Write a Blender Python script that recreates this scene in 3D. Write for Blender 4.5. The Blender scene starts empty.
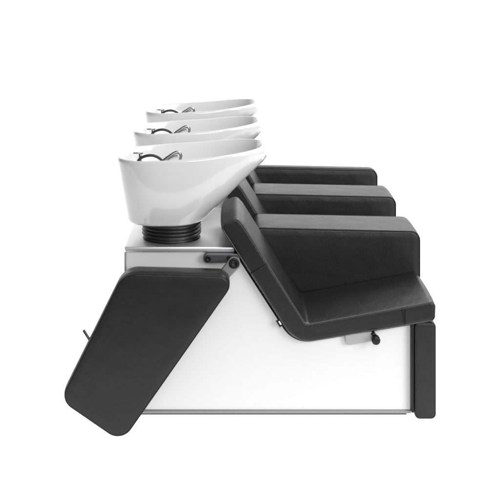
import bpy, bmesh, math
from mathutils import Vector, Matrix

S = bpy.context.scene
COL = S.collection
PI = math.pi

# ------------------------------------------------------------------ camera
F, CAMX, CAMY, D0, H = 1020.0, 233.0, -35.0, 4.0, 1.797

def at(px, py, d):
    """measured point of the photograph at distance d -> (X, Z) in metres"""
    return ((px - CAMX) * d / F, H - (py - CAMY) * d / F)

def poly_at(pts, d):
    return [at(p[0], p[1], d) for p in pts]

cd = bpy.data.cameras.new('camera')
cam = bpy.data.objects.new('camera', cd)
COL.objects.link(cam)
cam.location = (0, -D0, H)
cam.rotation_euler = (PI / 2, 0, 0)
cd.sensor_width = 36
cd.lens = 36 * F / 500
cd.shift_x = (250 - CAMX) / 500
cd.shift_y = -(250 - CAMY) / 500
cd.clip_end = 200
S.camera = cam

# --------------------------------------------------------------- materials
def mat(name, base, rough=.5, metal=0., spec=.5, coat=0., coat_rough=.05):
    m = bpy.data.materials.new(name)
    m.use_nodes = True
    b = m.node_tree.nodes['Principled BSDF']
    b.inputs['Base Color'].default_value = (*base, 1)
    b.inputs['Roughness'].default_value = rough
    b.inputs['Metallic'].default_value = metal
    b.inputs['Specular IOR Level'].default_value = spec
    b.inputs['Coat Weight'].default_value = coat
    b.inputs['Coat Roughness'].default_value = coat_rough
    return m

def nodes(m):
    nt = m.node_tree
    return nt, nt.nodes, nt.links, nt.nodes['Principled BSDF']

def leather(name, base, rough, spec=.34):
    m = mat(name, base, rough, spec=spec)
    nt, N, L, b = nodes(m)
    tc = N.new('ShaderNodeTexCoord')
    vor = N.new('ShaderNodeTexVoronoi'); vor.feature = 'DISTANCE_TO_EDGE'
    vor.inputs['Scale'].default_value = 260
    n1 = N.new('ShaderNodeTexNoise'); n1.inputs['Scale'].default_value = 9; n1.inputs['Detail'].default_value = 3
    n2 = N.new('ShaderNodeTexNoise'); n2.inputs['Scale'].default_value = 420; n2.inputs['Detail'].default_value = 2
    for n in (vor, n1, n2):
        L.new(tc.outputs['Object'], n.inputs['Vector'])
    b1 = N.new('ShaderNodeBump'); b1.inputs['Strength'].default_value = .35; b1.inputs['Distance'].default_value = .013
    b2 = N.new('ShaderNodeBump'); b2.inputs['Strength'].default_value = .35; b2.inputs['Distance'].default_value = .0009
    b3 = N.new('ShaderNodeBump'); b3.inputs['Strength'].default_value = .4; b3.inputs['Distance'].default_value = .0012
    L.new(n1.outputs['Fac'], b1.inputs['Height'])
    L.new(vor.outputs['Distance'], b2.inputs['Height'])
    L.new(n2.outputs['Fac'], b3.inputs['Height'])
    L.new(b1.outputs['Normal'], b2.inputs['Normal'])
    L.new(b2.outputs['Normal'], b3.inputs['Normal'])
    L.new(b3.outputs['Normal'], b.inputs['Normal'])
    rr = N.new('ShaderNodeMapRange')
    rr.inputs['To Min'].default_value = rough - .07
    rr.inputs['To Max'].default_value = rough + .09
    n4 = N.new('ShaderNodeTexNoise'); n4.inputs['Scale'].default_value = 14; n4.inputs['Detail'].default_value = 5
    L.new(tc.outputs['Object'], n4.inputs['Vector'])
    L.new(n4.outputs['Fac'], rr.inputs['Value'])
    L.new(rr.outputs['Result'], b.inputs['Roughness'])
    return m

M = {}
M['leather'] = leather('black leather', (.0115, .0115, .0118), .345)
M['piping'] = leather('black leather piping', (.006, .006, .006), .42)
M['welt'] = mat('black leather welt', (.02, .02, .02), .27, spec=.7)
M['ceramic'] = mat('white glazed ceramic', (.63, .63, .63), .16, spec=.5, coat=.6, coat_rough=.03)
M['lacquer'] = mat('white lacquer', (.64, .64, .64), .28, spec=.5)
M['steel'] = mat('brushed steel', (.84, .84, .85), .42, metal=1)
M['chrome'] = mat('chrome', (.72, .72, .73), .1, metal=1)
M['dark_chrome'] = mat('dark chrome', (.27, .27, .275), .18, metal=1)
M['dark_metal'] = mat('dark grey metal', (.12, .12, .125), .38, metal=.7)
M['black_plastic'] = mat('black plastic', (.008, .008, .008), .42, spec=.3)
M['rubber'] = mat('black rubber', (.012, .012, .012), .36)
M['grey_paint'] = mat('silver grey paint', (.25, .25, .25), .4, metal=.35)
M['pale_paint'] = mat('pale grey paint', (.33, .33, .33), .4)
M['aluminium'] = mat('satin aluminium', (.29, .29, .29), .5, metal=1)
M['white_print'] = mat('white woven print', (.8, .8, .8), .8)
# slight brushing on the steel
nt, N, L, b = nodes(M['steel'])
tc = N.new('ShaderNodeTexCoord'); mp = N.new('ShaderNodeMapping'); mp.inputs['Scale'].default_value = (6, 500, 500)
n = N.new('ShaderNodeTexNoise'); n.inputs['Scale'].default_value = 1
bp = N.new('ShaderNodeBump'); bp.inputs['Strength'].default_value = .15; bp.inputs['Distance'].default_value = .001
L.new(tc.outputs['Object'], mp.inputs['Vector']); L.new(mp.outputs['Vector'], n.inputs['Vector'])
L.new(n.outputs['Fac'], bp.inputs['Height']); L.new(bp.outputs['Normal'], b.inputs['Normal'])

# ---------------------------------------------------------------- helpers
def link(name, bm, m, parent=None, smooth=True):
    bmesh.ops.recalc_face_normals(bm, faces=bm.faces[:])
    me = bpy.data.meshes.new(name)
    bm.to_mesh(me); bm.free()
    ms = m if isinstance(m, list) else [m]
    for x in ms:
        me.materials.append(x)
    if smooth:
        me.shade_smooth()
    o = bpy.data.objects.new(name, me)
    COL.objects.link(o)
    if parent is not None:
        o.parent = parent
    return o

def rounded(pts, radii, step=math.radians(7)):
    """closed polygon with rounded corners, counter-clockwise"""
    n = len(pts)
    P = [Vector(p) for p in pts]
    if sum(P[i].x * P[(i + 1) % n].y - P[(i + 1) % n].x * P[i].y for i in range(n)) < 0:
        P.reverse()
        radii = list(reversed(radii))
    out = []
    for i in range(n):
        a, p, c = P[i - 1], P[i], P[(i + 1) % n]
        u = (a - p).normalized(); v = (c - p).normalized()
        r = radii[i]
        ang = math.acos(max(-1, min(1, u.dot(v))))
        t = r / math.tan(ang / 2)
        t = min(t, .48 * (a - p).length, .48 * (c - p).length)
        r = t * math.tan(ang / 2)
        if r < 1e-5:
            out.append(p.copy()); continue
        s, e = p + u * t, p + v * t
        cen = p + (u + v).normalized() * (r / math.sin(ang / 2))
        a0 = math.atan2(s.y - cen.y, s.x - cen.x)
        a1 = math.atan2(e.y - cen.y, e.x - cen.x)
        da = a1 - a0
        while da > PI: da -= 2 * PI
        while da < -PI: da += 2 * PI
        k = max(3, int(abs(da) / step))
        for j in range(k + 1):
            t_ = a0 + da * j / k
            out.append(Vector((cen.x + r * math.cos(t_), cen.y + r * math.sin(t_))))
    return out

def densify(poly, dmax):
    out = []
    n = len(poly)
    for i in range(n):
        a, b_ = poly[i], poly[(i + 1) % n]
        k = max(1, int((b_ - a).length / dmax))
        for j in range(k):
            out.append(a.lerp(b_, j / k))
    return out

def inset(poly, d):
    n = len(poly)
    out = []
    for i in range(n):
        a, p, c = poly[i - 1], poly[i], poly[(i + 1) % n]
        e1 = (p - a).normalized(); e2 = (c - p).normalized()
        n1 = Vector((-e1.y, e1.x)); n2 = Vector((-e2.y, e2.x))
        m = (n1 + n2)
        m = m / max(.3, m.length_squared / 2) if m.length > 1e-6 else n1
        out.append(p + m * d)
    return out

def loop_faces(bm, rings):
    for A, B in zip(rings, rings[1:]):
        n = len(A)
        for i in range(n):
            bm.faces.new((A[i], A[(i + 1) % n], B[(i + 1) % n], B[i]))

def cushion_bm(poly, y0, y1, r, puff=0., seg=5, puff_w=.03, side_puff=0.):
    """extruded outline (X,Z) between depths y0 and y1 with softly rounded edges"""
    prof = []
    if puff:
        prof.append((r + puff_w, y0 - puff)); prof.append((r + puff_w * .5, y0 - puff * .75)); 
    else:
        prof.append((r + .006, y0))
    for i in range(seg + 1):
        a = PI / 2 * i / seg
        prof.append((r * (1 - math.sin(a)), y0 + r * (1 - math.cos(a))))
    prof.append((0, y0 + r + .004))
    if side_puff:
        w = (y1 - y0)
        for f in (.15, .35, .5, .65, .85):
            prof.append((-side_puff * math.sin(f * PI) ** .6, y0 + w * f))
    prof.append((0, y1 - r - .004))
    for i in range(seg + 1):
        a = PI / 2 * i / seg
        prof.append((r * (1 - math.cos(a)), y1 - r * (1 - math.sin(a))))
    if puff:
        prof.append((r + puff_w * .5, y1 + puff * .75)); prof.append((r + puff_w, y1 + puff))
    else:
        prof.append((r + .006, y1))
    bm = bmesh.new()
    rings = []
    for d, y in prof:
        rings.append([bm.verts.new((p.x, y, p.y)) for p in inset(poly, d)])
    loop_faces(bm, rings)
    bm.faces.new(rings[0]); bm.faces.new(list(reversed(rings[-1])))
    return bm

def prism_bm(poly, y0, y1):
    bm = bmesh.new()
    rings = [[bm.verts.new((p.x, y, p.y)) for p in poly] for y in (y0, y1)]
    loop_faces(bm, rings)
    bm.faces.new(rings[0]); bm.faces.new(list(reversed(rings[1])))
    return bm

def tube_bm(bm, pts, rad, sides=10, closed=False, caps=True):
    P = [Vector(p) for p in pts]
    n = len(P)
    R = rad if isinstance(rad, (list, tuple)) else [rad] * n
    rings = []
    prev = None
    for i in range(n):
        if closed:
            t = (P[(i + 1) % n] - P[i - 1]).normalized()
        else:
            t = (P[min(i + 1, n - 1)] - P[max(i - 1, 0)]).normalized()
        if prev is None:
            ref = Vector((0, 1, 0)) if abs(t.y) < .9 else Vector((0, 0, 1))
            u = t.cross(ref).normalized()
        else:
            u = (prev - t * prev.dot(t)).normalized()
        prev = u
        v = t.cross(u)
        rings.append([bm.verts.new(P[i] + (u * math.cos(2 * PI * k / sides) + v * math.sin(2 * PI * k / sides)) * R[i]) for k in range(sides)])
    if closed:
        rings.append(rings[0])
    loop_faces(bm, rings)
    if not closed and caps:
        bm.faces.new(rings[0]); bm.faces.new(list(reversed(rings[-1])))
    return bm

def smooth_path(pts, k=8):
    """Catmull-Rom through the points"""
    P = [Vector(p) for p in pts]
    Q = [2 * P[0] - P[1]] + P + [2 * P[-1] - P[-2]]
    out = []
    for i in range(1, len(Q) - 2):
        for j in range(k):
            t = j / k
            a, b_, c, d = Q[i - 1], Q[i], Q[i + 1], Q[i + 2]
            out.append(.5 * ((2 * b_) + (c - a) * t + (2 * a - 5 * b_ + 4 * c - d) * t * t + (3 * b_ - a - 3 * c + d) * t ** 3))
    out.append(P[-1])
    return out

def disc_lathe(bm, cx, cz, prof, sides=32):
    """surface of revolution about the depth (Y) axis, prof = (radius, y)"""
    rings = []
    for r, y in prof:
        rings.append([bm.verts.new((cx + r * math.cos(2 * PI * k / sides), y, cz + r * math.sin(2 * PI * k / sides))) for k in range(sides)])
    loop_faces(bm, rings)
    bm.faces.new(rings[0]); bm.faces.new(list(reversed(rings[-1])))
    return bm

def z_lathe(bm, cx, cy, prof, sides=64):
    rings = []
    for r, z in prof:
        rings.append([bm.verts.new((cx + r * math.cos(2 * PI * k / sides), cy + r * math.sin(2 * PI * k / sides), z)) for k in range(sides)])
    loop_faces(bm, rings)
    bm.faces.new(rings[0]); bm.faces.new(list(reversed(rings[-1])))
    return bm

def box_bm(x0, x1, y0, y1, z0, z1, bev=.002, seg=2):
    bm = bmesh.new()
    bmesh.ops.create_cube(bm, size=1)
    for v in bm.verts:
        v.co = Vector(((x0 + x1) / 2 + v.co.x * (x1 - x0), (y0 + y1) / 2 + v.co.y * (y1 - y0), (z0 + z1) / 2 + v.co.z * (z1 - z0)))
    if bev:
        bmesh.ops.bevel(bm, geom=bm.edges[:], offset=bev, segments=seg, affect='EDGES', profile=.5)
    return bm

def flat(o):
    """sharp-edged smooth shading for boxy parts"""
    for p in o.data.polygons:
        p.use_smooth = True
    o.data.set_sharp_from_angle(angle=math.radians(32))
    return o

def piping(poly, y, d, r, closed=True):
    bm = bmesh.new()
    pts = [(p.x, y, p.y) for p in inset(poly, d)]
    tube_bm(bm, pts, r, 8, closed=True)
    return bm

def join(bms):
    """several bmeshes with a material index each -> one"""
    out = bmesh.new()
    for bm, idx in bms:
        for f in bm.faces:
            f.material_index = idx
        me = bpy.data.meshes.new('tmp')
        bmesh.ops.recalc_face_normals(bm, faces=bm.faces[:])
        bm.to_mesh(me); bm.free()
        out.from_mesh(me)
        bpy.data.meshes.remove(me)
    return out

# ================================================================ one unit
SP = .65           # spacing of the stations
SEAT_W = .385

root = bpy.data.objects.new('backwash_unit', None)
COL.objects.link(root)
root.empty_display_size = .2

# ---- seat and backrest : one L profile, parted across the straight of the back
outer = [(219.5, 224), (283.5, 325.5), (303, 343.5), (435.5, 320.8), (435.2, 301), (306, 323.3), (241.5, 219.0), (234.5, 215.3)]
Lp = poly_at([(218.9, 225.5), (295.6, 344.2), (435.3, 321.0), (436.0, 300.4), (306.3, 324.0), (243.5, 224.5), (236.5, 217.0)], D0)
Lp = rounded(Lp, [.022, .105, .022, .022, .022, .03, .03])
Lp = densify(Lp, .03)
RB = .0125
def L_cushion():
    c = cushion_bm(Lp, .0, SEAT_W, RB, seg=6, side_puff=.005)
    pip = piping(Lp, .0034, .0034, .0032)
    return join([(c, 0), (pip, 1)])

p0 = Vector((*at(279, 318, D0),)); p1 = Vector((*at(299, 305.5, D0),))
cut_co = Vector((p0.x, 0, p0.y))
dirv = Vector((at(283.5, 325.5, D0)[0] - at(219.5, 224, D0)[0], 0, at(283.5, 325.5, D0)[1] - at(219.5, 224, D0)[1])).normalized()
for nm, inner in (('seat', True), ('backrest', False)):
    bm = L_cushion()
    bmesh.ops.bisect_plane(bm, geom=bm.verts[:] + bm.edges[:] + bm.faces[:], plane_co=cut_co, plane_no=dirv,
                           clear_inner=inner, clear_outer=not inner)
    if nm == 'seat':
        # pleat and stitched seam near the front of the side panel
        s = bmesh.new()
        a = at(402.0, 309, D0); c = at(404.6, 324, D0)
        tube_bm(s, smooth_path([(a[0], -.0025, a[1]), ((a[0] + c[0]) / 2 + .002, -.0035, (a[1] + c[1]) / 2), (c[0], -.0025, c[1])], 5), .0019, 6)
        a = at(405.0, 308.5, D0); c = at(405.6, 323.8, D0)
        tube_bm(s, smooth_path([(a[0], -.0025, a[1]), ((a[0] + c[0]) / 2 + .0, -.0035, (a[1] + c[1]) / 2), (c[0], -.0025, c[1])], 5), .0013, 6)
        seat = link('seat', bm, [M['leather'], M['welt']], root)
        link('seam', s, M['piping'], seat)
    else:
        backrest = link('backrest', bm, [M['leather'], M['welt']], root)
        s = bmesh.new()
        a = at(250.0, 274.0, D0); c = at(267.5, 264.6, D0)
        tube_bm(s, [(a[0], -.0025, a[1]), ((a[0] + c[0]) / 2, -.0032, (a[1] + c[1]) / 2 + .002), (c[0], -.0025, c[1])], .0016, 6)
        link('seam', s, M['piping'], backrest)

# little woven tag sewn into the rear edge of the backrest
tx, tz = at(280.0, 323.2, D0)
ang = math.atan2(dirv.z, dirv.x)
def tag_bm(l, w, y0, y1):
    bm = box_bm(-l / 2, l / 2, y0, y1, -w / 2, w / 2, .0008, 1)
    bm.transform(Matrix.Translation((tx, 0, tz)) @ Matrix.Rotation(-ang, 4, 'Y'))
    return bm
tg = flat(link('fabric_tag', tag_bm(.030, .020, .004, .0062), M['black_plastic'], backrest))
# pale woven mark on the tag
mk = join([(tag_bm(.016, .0055, .0028, .0038), 0)])
# keep the mark inside the tag mesh
bmx = bmesh.new(); bmx.from_mesh(tg.data)
me_t = bpy.data.meshes.new('tmp'); mk.to_mesh(me_t); mk.free()
nf = len(bmx.faces)
bmx.from_mesh(me_t); bpy.data.meshes.remove(me_t)
bmx.faces.ensure_lookup_table()
for f in bmx.faces[nf:]:
    f.material_index = 1
bmx.to_mesh(tg.data); bmx.free()
tg.data.materials.append(M['white_print'])

# ---- armrest outline, measured on the near one, which hangs swung down from its hinge
DN = 3.87
PXM = F / DN
A_, B_, C_, D_ = (238.5, 276.5), (121.7, 442.9), (59.8, 400.4), (123.0, 273.3)
down = [Vector(at(*p, DN)) for p in (A_, B_, C_, D_)]
rad_down = [.040, .062, .058, .085]
th = math.atan2(-(B_[1] - A_[1]), B_[0] - A_[0])          # direction of the long straight edge
turn = math.radians(-1.2) - th
ca, sa = math.cos(turn), math.sin(turn)
Bt = Vector(at(420.6, 231.3, 4.385))
up = []
for p in down:
    q = p - down[1]
    up.append(Bt + Vector((q.x * ca - q.y * sa, q.x * sa + q.y * ca)))
up[2] = Vector((Bt.x, .425)); up[3] = Vector((.283, .362))
rad_up = [.040, .042, .04, .04]

def armrest(name, pts, radii, y0, y1, parent, r=.012, puff=.003, welt=.0030, both=True):
    poly = densify(rounded(pts, radii), .03)
    c = cushion_bm(poly, y0, y1, r, puff=puff, puff_w=.022, seg=6, side_puff=.0025)
    bms = [(c, 0), (piping(poly, y0 + r * .25, r * .25, welt), 1)]
    if both:
        bms.append((piping(poly, y1 - r * .25, r * .25, welt), 1))
    return link(name, join(bms), [M['leather'], M['piping']], parent)

arm_far = armrest('armrest', up, rad_up, SEAT_W + .004, SEAT_W + .258, root)

# ---- front leg panel
x0, z1 = at(413.6, 322.6, D0); x1, z0 = at(436.2, 419.2, D0)
fp = rounded([(x0 + .005, z0), (x1, z0), (x1, z1), (x0 + .005, z1)], [.02, .02, .02, .02])
fp = densify(fp, .03)
c = cushion_bm(fp, .0, SEAT_W, .010, puff=.001, puff_w=.008, seg=5, side_puff=.002)
pp = piping(fp, .003, .003, .0024)
lp = link('leg_panel', join([(c, 0), (pp, 1)]), [M['leather'], M['piping']], root)
bx0 = at(411.6, 320, D0)[0]
bd = flat(link('backing_board', box_bm(bx0, x0 + .0035, .006, SEAT_W - .006, z0 + .022, z1 - .004, .003, 2), M['black_plastic'], lp))

# ---- base cabinet
DB = 4.03
YB0, YB1 = .03, .674
cx0, cz1 = at(126.2, 252.4, DB); cx1, cz0 = at(410.6, 410.0, DB)
def L_at(px, py):
    X, Z = at(px, py, D0)
    return X, Z
e0, e1 = Vector(at(218.9, 225.5, D0)), Vector(at(295.6, 344.2, D0))
e2 = Vector(at(435.3, 321.0, D0))
nb_ = Vector((e1.y - e0.y, -(e1.x - e0.x))).normalized()      # away from the backrest, rearwards and down
sb_ = Vector((e2.y - e1.y, -(e2.x - e1.x))).normalized()
k0, k1 = e0 + nb_ * .012, e1 + nb_ * .012
t_ = (cz1 - k0.y) / (k1.y - k0.y)
q0 = Vector((k0.x + (k1.x - k0.x) * t_, cz1))
k2_, k3 = e1 + sb_ * .012, e2 + sb_ * .012
# where the two offset lines meet
den = (k1.x - k0.x) * (k3.y - k2_.y) - (k1.y - k0.y) * (k3.x - k2_.x)
tt = ((k2_.x - k0.x) * (k3.y - k2_.y) - (k2_.y - k0.y) * (k3.x - k2_.x)) / den
q1 = k0 + (k1 - k0) * tt
q2 = Vector((cx1, k2_.y + (k3.y - k2_.y) * (cx1 - k2_.x) / (k3.x - k2_.x)))
cpoly = rounded([(cx0, cz0), (cx1, cz0), tuple(q2), tuple(q1), tuple(q0), (cx0, cz1)], [.002, .002, .002, .115, .002, .002])
cab = flat(link('cabinet', prism_bm(cpoly, YB0 + .003, YB1 - .002), M['lacquer'], root))
# steel bottom rail, corner edge strips, recessed plinth, top plate
zr = at(0, 413.2, DB)[1]
flat(link('bottom_rail', box_bm(cx0 - .001, cx1 + .001, YB0 - .002, YB1 - .004, zr, cz0 - .0005, .0015, 2), M['aluminium'], cab))
flat(link('plinth', box_bm(cx0 + .03, at(406.5, 0, DB + .045)[0], YB0 + .045, YB1 - .02, .0006, zr - .0005, 0), M['dark_metal'], cab))
flat(link('edge_strip', box_bm(cx0 - .007, cx0 - .0005, YB0 - .001, YB0 + .03, cz0 + .0005, cz1 - .0005, .0015, 2), M['aluminium'], cab))
tz1 = at(0, 246.6, DB)[1]
tp_x0, tp_x1 = at(124.6, 0, DB)[0], at(300, 0, DB)[0]
tpoly = [Vector((YB0 - .006, cz1 + .0008)), Vector((YB1, cz1 + .0008)), Vector((YB1, tz1)), Vector((YB0 - .006, tz1))]
# the plate runs in under the backrest; nosing rounded along the near edge
bm = box_bm(tp_x0, q0.x + .004, YB0 - .007, YB1, cz1 + .0008, tz1, .0055, 4)
flat(link('top_plate', bm, M['steel'], cab))

# ---- hinge bracket for the near armrest, on the cabinet side
hb = []
l0 = at(203.4, 258.2, DB - .02); l1 = at(240, 258.2, DB - .02)
hw = .0185
poly = rounded([(l0[0], l0[1] - hw), (l1[0], l1[1] - hw), (l1[0], l1[1] + hw), (l0[0], l0[1] + hw)], [.0182, .0095, .0095, .0182])
br = link('hinge_bracket', cushion_bm(poly, .004, .0295, .004, seg=3), M['dark_metal'], root)
def bolt(px, py, d, y, r, parent, m):
    X, Z = at(px, py, d)
    b_ = bmesh.new()
    disc_lathe(b_, X, Z, [(r * .36, y - .002), (r * .42, y - .0038), (r * .5, y - .0045), (r * .82, y - .0045), (r, y - .003), (r, y + .003)], 28)
    return link('bolt', b_, m, parent)
bolt(208.3, 258.3, DB - .02, .003, .0125, br, M['black_plastic'])
bolt(229.6, 257.8, DB - .02, .003, .0105, br, M['black_plastic'])

# ---- wash basin
BY = .20           # depth of the basin's middle
DC = D0 + BY
def ease(t): return t * t * (3 - 2 * t)

def rim_z(x):
    # rises towards the neck end
    t = (x + .47) / .60
    return 1.0165 + .036 * t + .006 * max(0, 1 - t / .18) + .018 * max(0, t - .55) ** 1.5 / .3

NB = 128
def basin_ring(xl, xr, hw, zf, nl=2.5, nr=2.0, xc=None, tip=0.):
    """closed ring; xl/xr ends, hw half width, zf(x)->z"""
    xc = (xl + .44 * (xr - xl)) if xc is None else xc
    out = []
    for k in range(NB):
        a = 2 * PI * k / NB
        c, s = math.cos(a), math.sin(a)
        nn = nr if c > 0 else nl
        ax = (xr - xc) if c > 0 else (xc - xl)
        x = xc + ax * math.copysign(abs(c) ** (2 / nn), c)
        y = hw * math.copysign(abs(s) ** (2 / nn), s)
        out.append(Vector((x, BY + y, zf(x))))
    return out

zb = at(0, 227.3, 4.07)[1]
xbl, xbr = at(127.6, 0, 4.17)[0], at(202.5, 0, 4.15)[0]
xtl, xtr = at(118.8, 0, DC)[0], at(266.5, 0, DC)[0]
bmB = bmesh.new()
rings = []
def add(r): rings.append([bmB.verts.new(v) for v in r])
# underside to the rounded foot
add(basin_ring(xbl + .03, xbr - .03, .105, lambda x: zb + .0, xc=-.25))
add(basin_ring(xbl + .012, xbr - .012, .120, lambda x: zb + .0, xc=-.25))
for i in range(1, 6):
    a = PI / 2 * i / 5
    add(basin_ring(xbl + .012 - .012 * math.sin(a) - .002 * i / 5, xbr - .012 + .016 * math.sin(a) + .012 * (1 - math.cos(a)), .120 + .018 * math.sin(a), lambda x, a=a: zb + .016 * (1 - math.cos(a)), xc=-.25))
# wall : rings at fractions of the height between foot and rim
K = 14
rl, rr = -.4895, .149
for i in range(1, K + 1):
    f = i / K
    xl = (xbl - .002) + (xtl + .002 - xbl) * (f ** .92)
    # right side leans out strongly
    g_ = f / .93
    g_ = g_ if g_ < .93 else .93 + .07 * (1 - math.exp(-(g_ - .93) / .07))
    xr = (xbr + .016) + (xtr - xbr - .016) * min(1, g_ / .975)
    hw = .138 + (.2 - .138) * math.sin(f * PI / 2) ** .9
    xc = -.25 + .05 * f
    zl = zb + .016
    def zf(x, f=f):
        top = rim_z(x) - .012 - .028 * max(0, (x + .02) / .17) ** 1.4 * (1 if x > -.02 else 0)
        return zl + (top - zl) * f
    add(basin_ring(xl, xr, hw, zf, nl=2.5 + .6 * f, nr=2.1 + .6 * f, xc=xc))
# rounded rim; the neck end is a broad lip that slopes outward
def lipdrop(x, w):
    t = max(0, (x + .02) / .17)
    return w * (t ** 1.4 if x > -.02 else 0)
for (off, dz, lip) in ((.0005, -.007, .024), (.003, -.002, .017), (.007, 0, .011), (.012, -.001, .005), (.0155, -.005, .002)):
    nb = off + .0
    k = off / .0155
    add(basin_ring(xtl + off, xtr - off - .004 * k, .2 - off, lambda x, dz=dz, lip=lip: rim_z(x) + dz - lipdrop(x, lip), nl=3.1, nr=2.75, xc=-.2))
# inner wall
for f, g, dpt in ((.12, .02, .03), (.3, .05, .055), (.55, .11, .09), (.75, .17, .12), (.9, .22, .14), (1, .3, .15)):
    add(basin_ring(xtl + .018 + .03 * f + (.09 * f ** 2), xtr - .021 - .33 * f ** 1.9, .183 - .10 * f ** 1.5, lambda x, dpt=dpt: 1.035 + (rim_z(x) - 1.035) * (1 - dpt / .15) - dpt, nl=2.9, nr=2.6, xc=-.2 - .06 * f))
loop_faces(bmB, rings)
bmB.faces.new(rings[0]); bmB.faces.new(list(reversed(rings[-1])))
basin = link('wash_basin', bmB, M['ceramic'], root)

# tap deck, hose, hand shower and mixer inside the rim at the rear end
hose = bmesh.new()
hp = [(134, 172, .0), (138.2, 160.5, 0), (143.5, 156.3, .0), (151, 154.9, .0), (157.5, 156.6, .0), (163, 160.6, -.005), (168, 168, -.01)]
tube_bm(hose, smooth_path([(at(p[0], p[1], DC)[0], BY + p[2], at(p[0], p[1] + .5, DC)[1]) for p in hp], 8), .0057, 14)
link('hose', hose, M['rubber'], basin)
hs = bmesh.new()
hp = [(158, 168, -.01), (163.8, 160.2, -.008), (170.3, 155.6, -.004), (175.8, 152.6, 0), (179.2, 153.0, .002), (180.9, 156.2, .003), (179.8, 160.5, .003)]
path = smooth_path([(at(p[0], p[1], DC)[0], BY + p[2], at(p[0], p[1], DC)[1]) for p in hp], 6)
tube_bm(hs, path, [.0052 + .0016 * math.sin(PI * i / (len(path) - 1)) for i in range(len(path))], 12)
hd = bmesh.new()
hp = [(163, 166, .004), (168.5, 160.2, .006), (174.2, 157.0, .008), (178.2, 156.4, .009)]
path = smooth_path([(at(p[0], p[1], DC)[0], BY + p[2], at(p[0], p[1], DC)[1]) for p in hp], 6)
tube_bm(hd, path, [.0035 + .003 * i / (len(path) - 1) for i in range(len(path))], 12)
shower = link('hand_shower', join([(hs, 0), (hd, 1)]), [M['dark_chrome'], M['chrome']], basin)
mx = bmesh.new()
tube_bm(mx, [(at(139.6, 168, DC)[0], BY + .03, at(0, 168, DC)[1]), (at(139.6, 153.6, DC)[0], BY + .03, at(0, 154.4, DC)[1])], .006, 14)
tube_bm(mx, [(at(142.2, 153.8, DC)[0], BY + .03, at(0, 154.4, DC)[1]), (at(132.8, 153.8, DC)[0], BY + .02, at(0, 154.1, DC)[1])], [.0042, .0026], 12)
link('mixer_lever', mx, M['dark_chrome'], basin)

# ---- ribbed rubber bellows under the basin
bw = bmesh.new()
bxc = at(172, 0, DC)[0]
R = .1215
zt, zbt = zb + .004, tz1 + .0005
prof = [(R * .8, zbt), (R * .97, zbt + .0005)]
nr_ = 5
hgt = (zt - zbt)
for i in range(nr_):
    za = zbt + hgt * i / nr_
    h1 = hgt / nr_
    off = -.006 if i == 0 else (0 if i in (1, 2) else -.001)
    prof += [(R - .012 + off, za + h1 * .06), (R - .003 + off, za + h1 * .2), (R + off, za + h1 * .45), (R - .002 + off, za + h1 * .72), (R - .012 + off, za + h1 * .94)]
prof += [(R * .8, zt)]
z_lathe(bw, bxc, BY - .022, prof, 72)
link('bellows', bw, M['rubber'], root)

# ---- slide rail and locking knob under the seat
s0, s1 = at(346.5, 343.0, D0 + .02), at(372, 338.6, D0 + .02)
rail_poly = rounded([at(345.0, 345.2, 4.02), at(372.5, 340.6, 4.02), at(372.5, 331, 4.02), at(345.0, 331.5, 4.02)], [.018, .0095, .0095, .0095])
link('slide_rail', cushion_bm(rail_poly, .012, .05, .003, seg=3), M['pale_paint'], root)
kb = bmesh.new()
kx, kz = at(376.3, 341.2, 3.97)
disc_lathe(kb, kx, kz, [(.006, -.0305), (.012, -.030), (.0158, -.0275), (.0168, -.024), (.0168, -.004), (.0105, -.001), (.0105, .026)], 32)
ax, az = at(373.5, 334.5, 4.01)
k2 = bmesh.new()
tube_bm(k2, [(ax - .004, .014, az + .008), (kx, .014, kz)], .0085, 12)
link('locking_knob', join([(kb, 0), (k2, 0)]), M['black_plastic'], root)

# ---- the row : three stations -------------------------------------------------
def copy_tree(o, parent=None):
    c = o.copy(); COL.objects.link(c)
    if parent is not None:
        c.parent = parent
    for ch in list(o.children):
        copy_tree(ch, c)
    return c

mid = copy_tree(root)
far = copy_tree(root)
mid.location = (0, SP, 0)
far.location = (0, 2 * SP, 0)
# the hoses and hand showers do not lie quite alike
for o, dx, dz in ((mid, .007, .002), (far, .004, -.001)):
    for ch in o.children:
        for g in ch.children:
            k = g.name.split('.')[0]
            if k == 'hand_shower':
                g.location = (dx, .004, dz)
            elif k == 'hose':
                g.location = (dx * .5, 0, dz * .6)
            elif k == 'mixer_lever':
                g.location = (0, .01, -.007)
# the last armrest of the row stands alone and is slim
for ch in list(far.children):
    if ch.name.startswith('armrest'):
        bpy.data.objects.remove(ch, do_unlink=True)
armrest('armrest', up, rad_up, SEAT_W + .004, SEAT_W + .094, far)

# the near armrest of the first station, swung down
arm = armrest('armrest', down, rad_down, D0 * 0 + DN - D0, -.028, root, r=.009, puff=.003, welt=.0018, both=False)
arm['label'] = 'black padded armrest swung down on its hinge'
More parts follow.
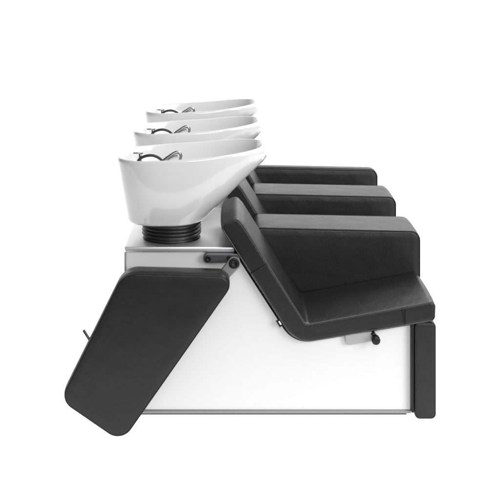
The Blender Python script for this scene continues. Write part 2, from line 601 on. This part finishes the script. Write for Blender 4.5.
# steel hinge eye with its black pivot bolt
px_, pz_ = at(234.2, 264.0, 3.95)
fx, fz = at(225.0, 274.0, 3.95)
ey = bmesh.new()
dv = Vector((fx - px_, fz - pz_)).normalized(); nv = Vector((-dv.y, dv.x))
w_ = .0245
pts = []
for i in range(17):
    a = PI / 2 - PI * i / 16
    d_ = -dv * math.cos(a) * w_ + nv * math.sin(a) * w_
    pts.append(Vector((px_, pz_)) + d_)
pts += [Vector((fx, fz)) - nv * w_ * .9, Vector((fx, fz)) + nv * w_ * .9]
if sum(pts[i].x * pts[(i + 1) % len(pts)].y - pts[(i + 1) % len(pts)].x * pts[i].y for i in range(len(pts))) < 0:
    pts.reverse()
eye = link('hinge_eye', cushion_bm(pts, -.052, -.034, .003, seg=3), M['grey_paint'], arm)
bolt(234.3, 263.8, 3.94, -.054, .0205, arm, M['black_plastic'])
ax_ = bmesh.new()
disc_lathe(ax_, px_, pz_, [(.012, -.034), (.012, .006)], 24)
link('pivot_pin', ax_, M['dark_metal'], arm)
lv = bmesh.new()
l0 = at(83.6, 330.2, 3.93); l1 = at(96, 350.5, 3.93)
tube_bm(lv, [(l0[0], -.07, l0[1]), (l1[0], -.07, l1[1])], .0052, 12)
link('release_lever', lv, M['dark_metal'], arm)

G = 'backwash units standing side by side'
for o, lab in ((root, 'nearest black and white backwash unit, its side armrest swung down over the white cabinet'),
               (mid, 'middle backwash unit of the three, its white basin between the other two'),
               (far, 'farthest backwash unit, at the back of the row, with the slimmest armrest')):
    o['label'] = lab
    o['category'] = 'backwash unit'
    o['group'] = G

# ------------------------------------------------------------ white studio sweep
bm = bmesh.new()
prof = [(-1.1, 0), (0, 0), (4.2, 0)]
for i in range(1, 13):
    a = PI / 2 * i / 12
    prof.append((4.2 + 1.2 * math.sin(a), 1.2 * (1 - math.cos(a))))
prof.append((5.4, 5.0))
ra = [bm.verts.new((-5, y, z)) for y, z in prof]
rb = [bm.verts.new((5, y, z)) for y, z in prof]
for i in range(len(prof) - 1):
    bm.faces.new((ra[i], ra[i + 1], rb[i + 1], rb[i]))
# translucent white acrylic, turned pure white by added lamps beneath and behind it
m = bpy.data.materials.new('white acrylic sweep'); m.use_nodes = True
nt = m.node_tree; nt.nodes.clear()
o_ = nt.nodes.new('ShaderNodeOutputMaterial'); mixn = nt.nodes.new('ShaderNodeMixShader')
dn = nt.nodes.new('ShaderNodeBsdfDiffuse'); tn = nt.nodes.new('ShaderNodeBsdfTranslucent')
dn.inputs['Color'].default_value = (.9, .9, .9, 1); tn.inputs['Color'].default_value = (.9, .9, .9, 1)
mixn.inputs['Fac'].default_value = .5
nt.links.new(dn.outputs[0], mixn.inputs[1]); nt.links.new(tn.outputs[0], mixn.inputs[2]); nt.links.new(mixn.outputs[0], o_.inputs[0])
sw = link('backdrop', bm, m)
sw['kind'] = 'structure'
sw['label'] = 'seamless white studio sweep under and behind the units'

# ------------------------------------------------------------------- lighting
LS = .74
def area(name, loc, target, sx, sy, power):
    l = bpy.data.lights.new(name, 'AREA'); l.shape = 'RECTANGLE'; l.size = sx; l.size_y = sy; l.energy = power
    o = bpy.data.objects.new(name, l); COL.objects.link(o)
    o.location = loc
    o.rotation_euler = (Vector(target) - Vector(loc)).to_track_quat('-Z', 'Y').to_euler()
    return o
area('added_lamp_under_sweep', (0, 1.7, -1.6), (0, 1.7, 0), 12, 7, 1000 * LS)  # unseen lamp, added so the floor burns out white without shadows
area('added_lamp_behind_sweep', (0, 7.4, 2.2), (0, 5, 2.2), 12, 6, 900 * LS)  # unseen lamp, added to burn out the rear wall of the sweep
area('softbox_overhead', (1.1, -.3, 3.7), (.2, .5, .8), 2.6, 2.2, 64)
area('softbox_front', (3.6, -3.6, 2.4), (.1, .3, .7), 2.4, 2.2, 190)
area('added_fill_front', (.5, -5.0, 2.9), (0, .2, .6), 2.0, 1.8, 88)  # fill added near the camera to brighten and even the cabinet front
area('softbox_rear', (1.7, 2.3, 3.2), (.3, .5, .5), 2.0, 1.4, 80)

w = bpy.data.worlds.new('World'); S.world = w; w.use_nodes = True
bg = w.node_tree.nodes['Background']
bg.inputs['Color'].default_value = (1, 1, 1, 1)
bg.inputs['Strength'].default_value = .17

S.view_settings.view_transform = 'Standard'
S.view_settings.look = 'None'
S.view_settings.exposure = 0
S.view_settings.gamma = 1
S.cycles.max_bounces = 8
S.cycles.use_denoising = True
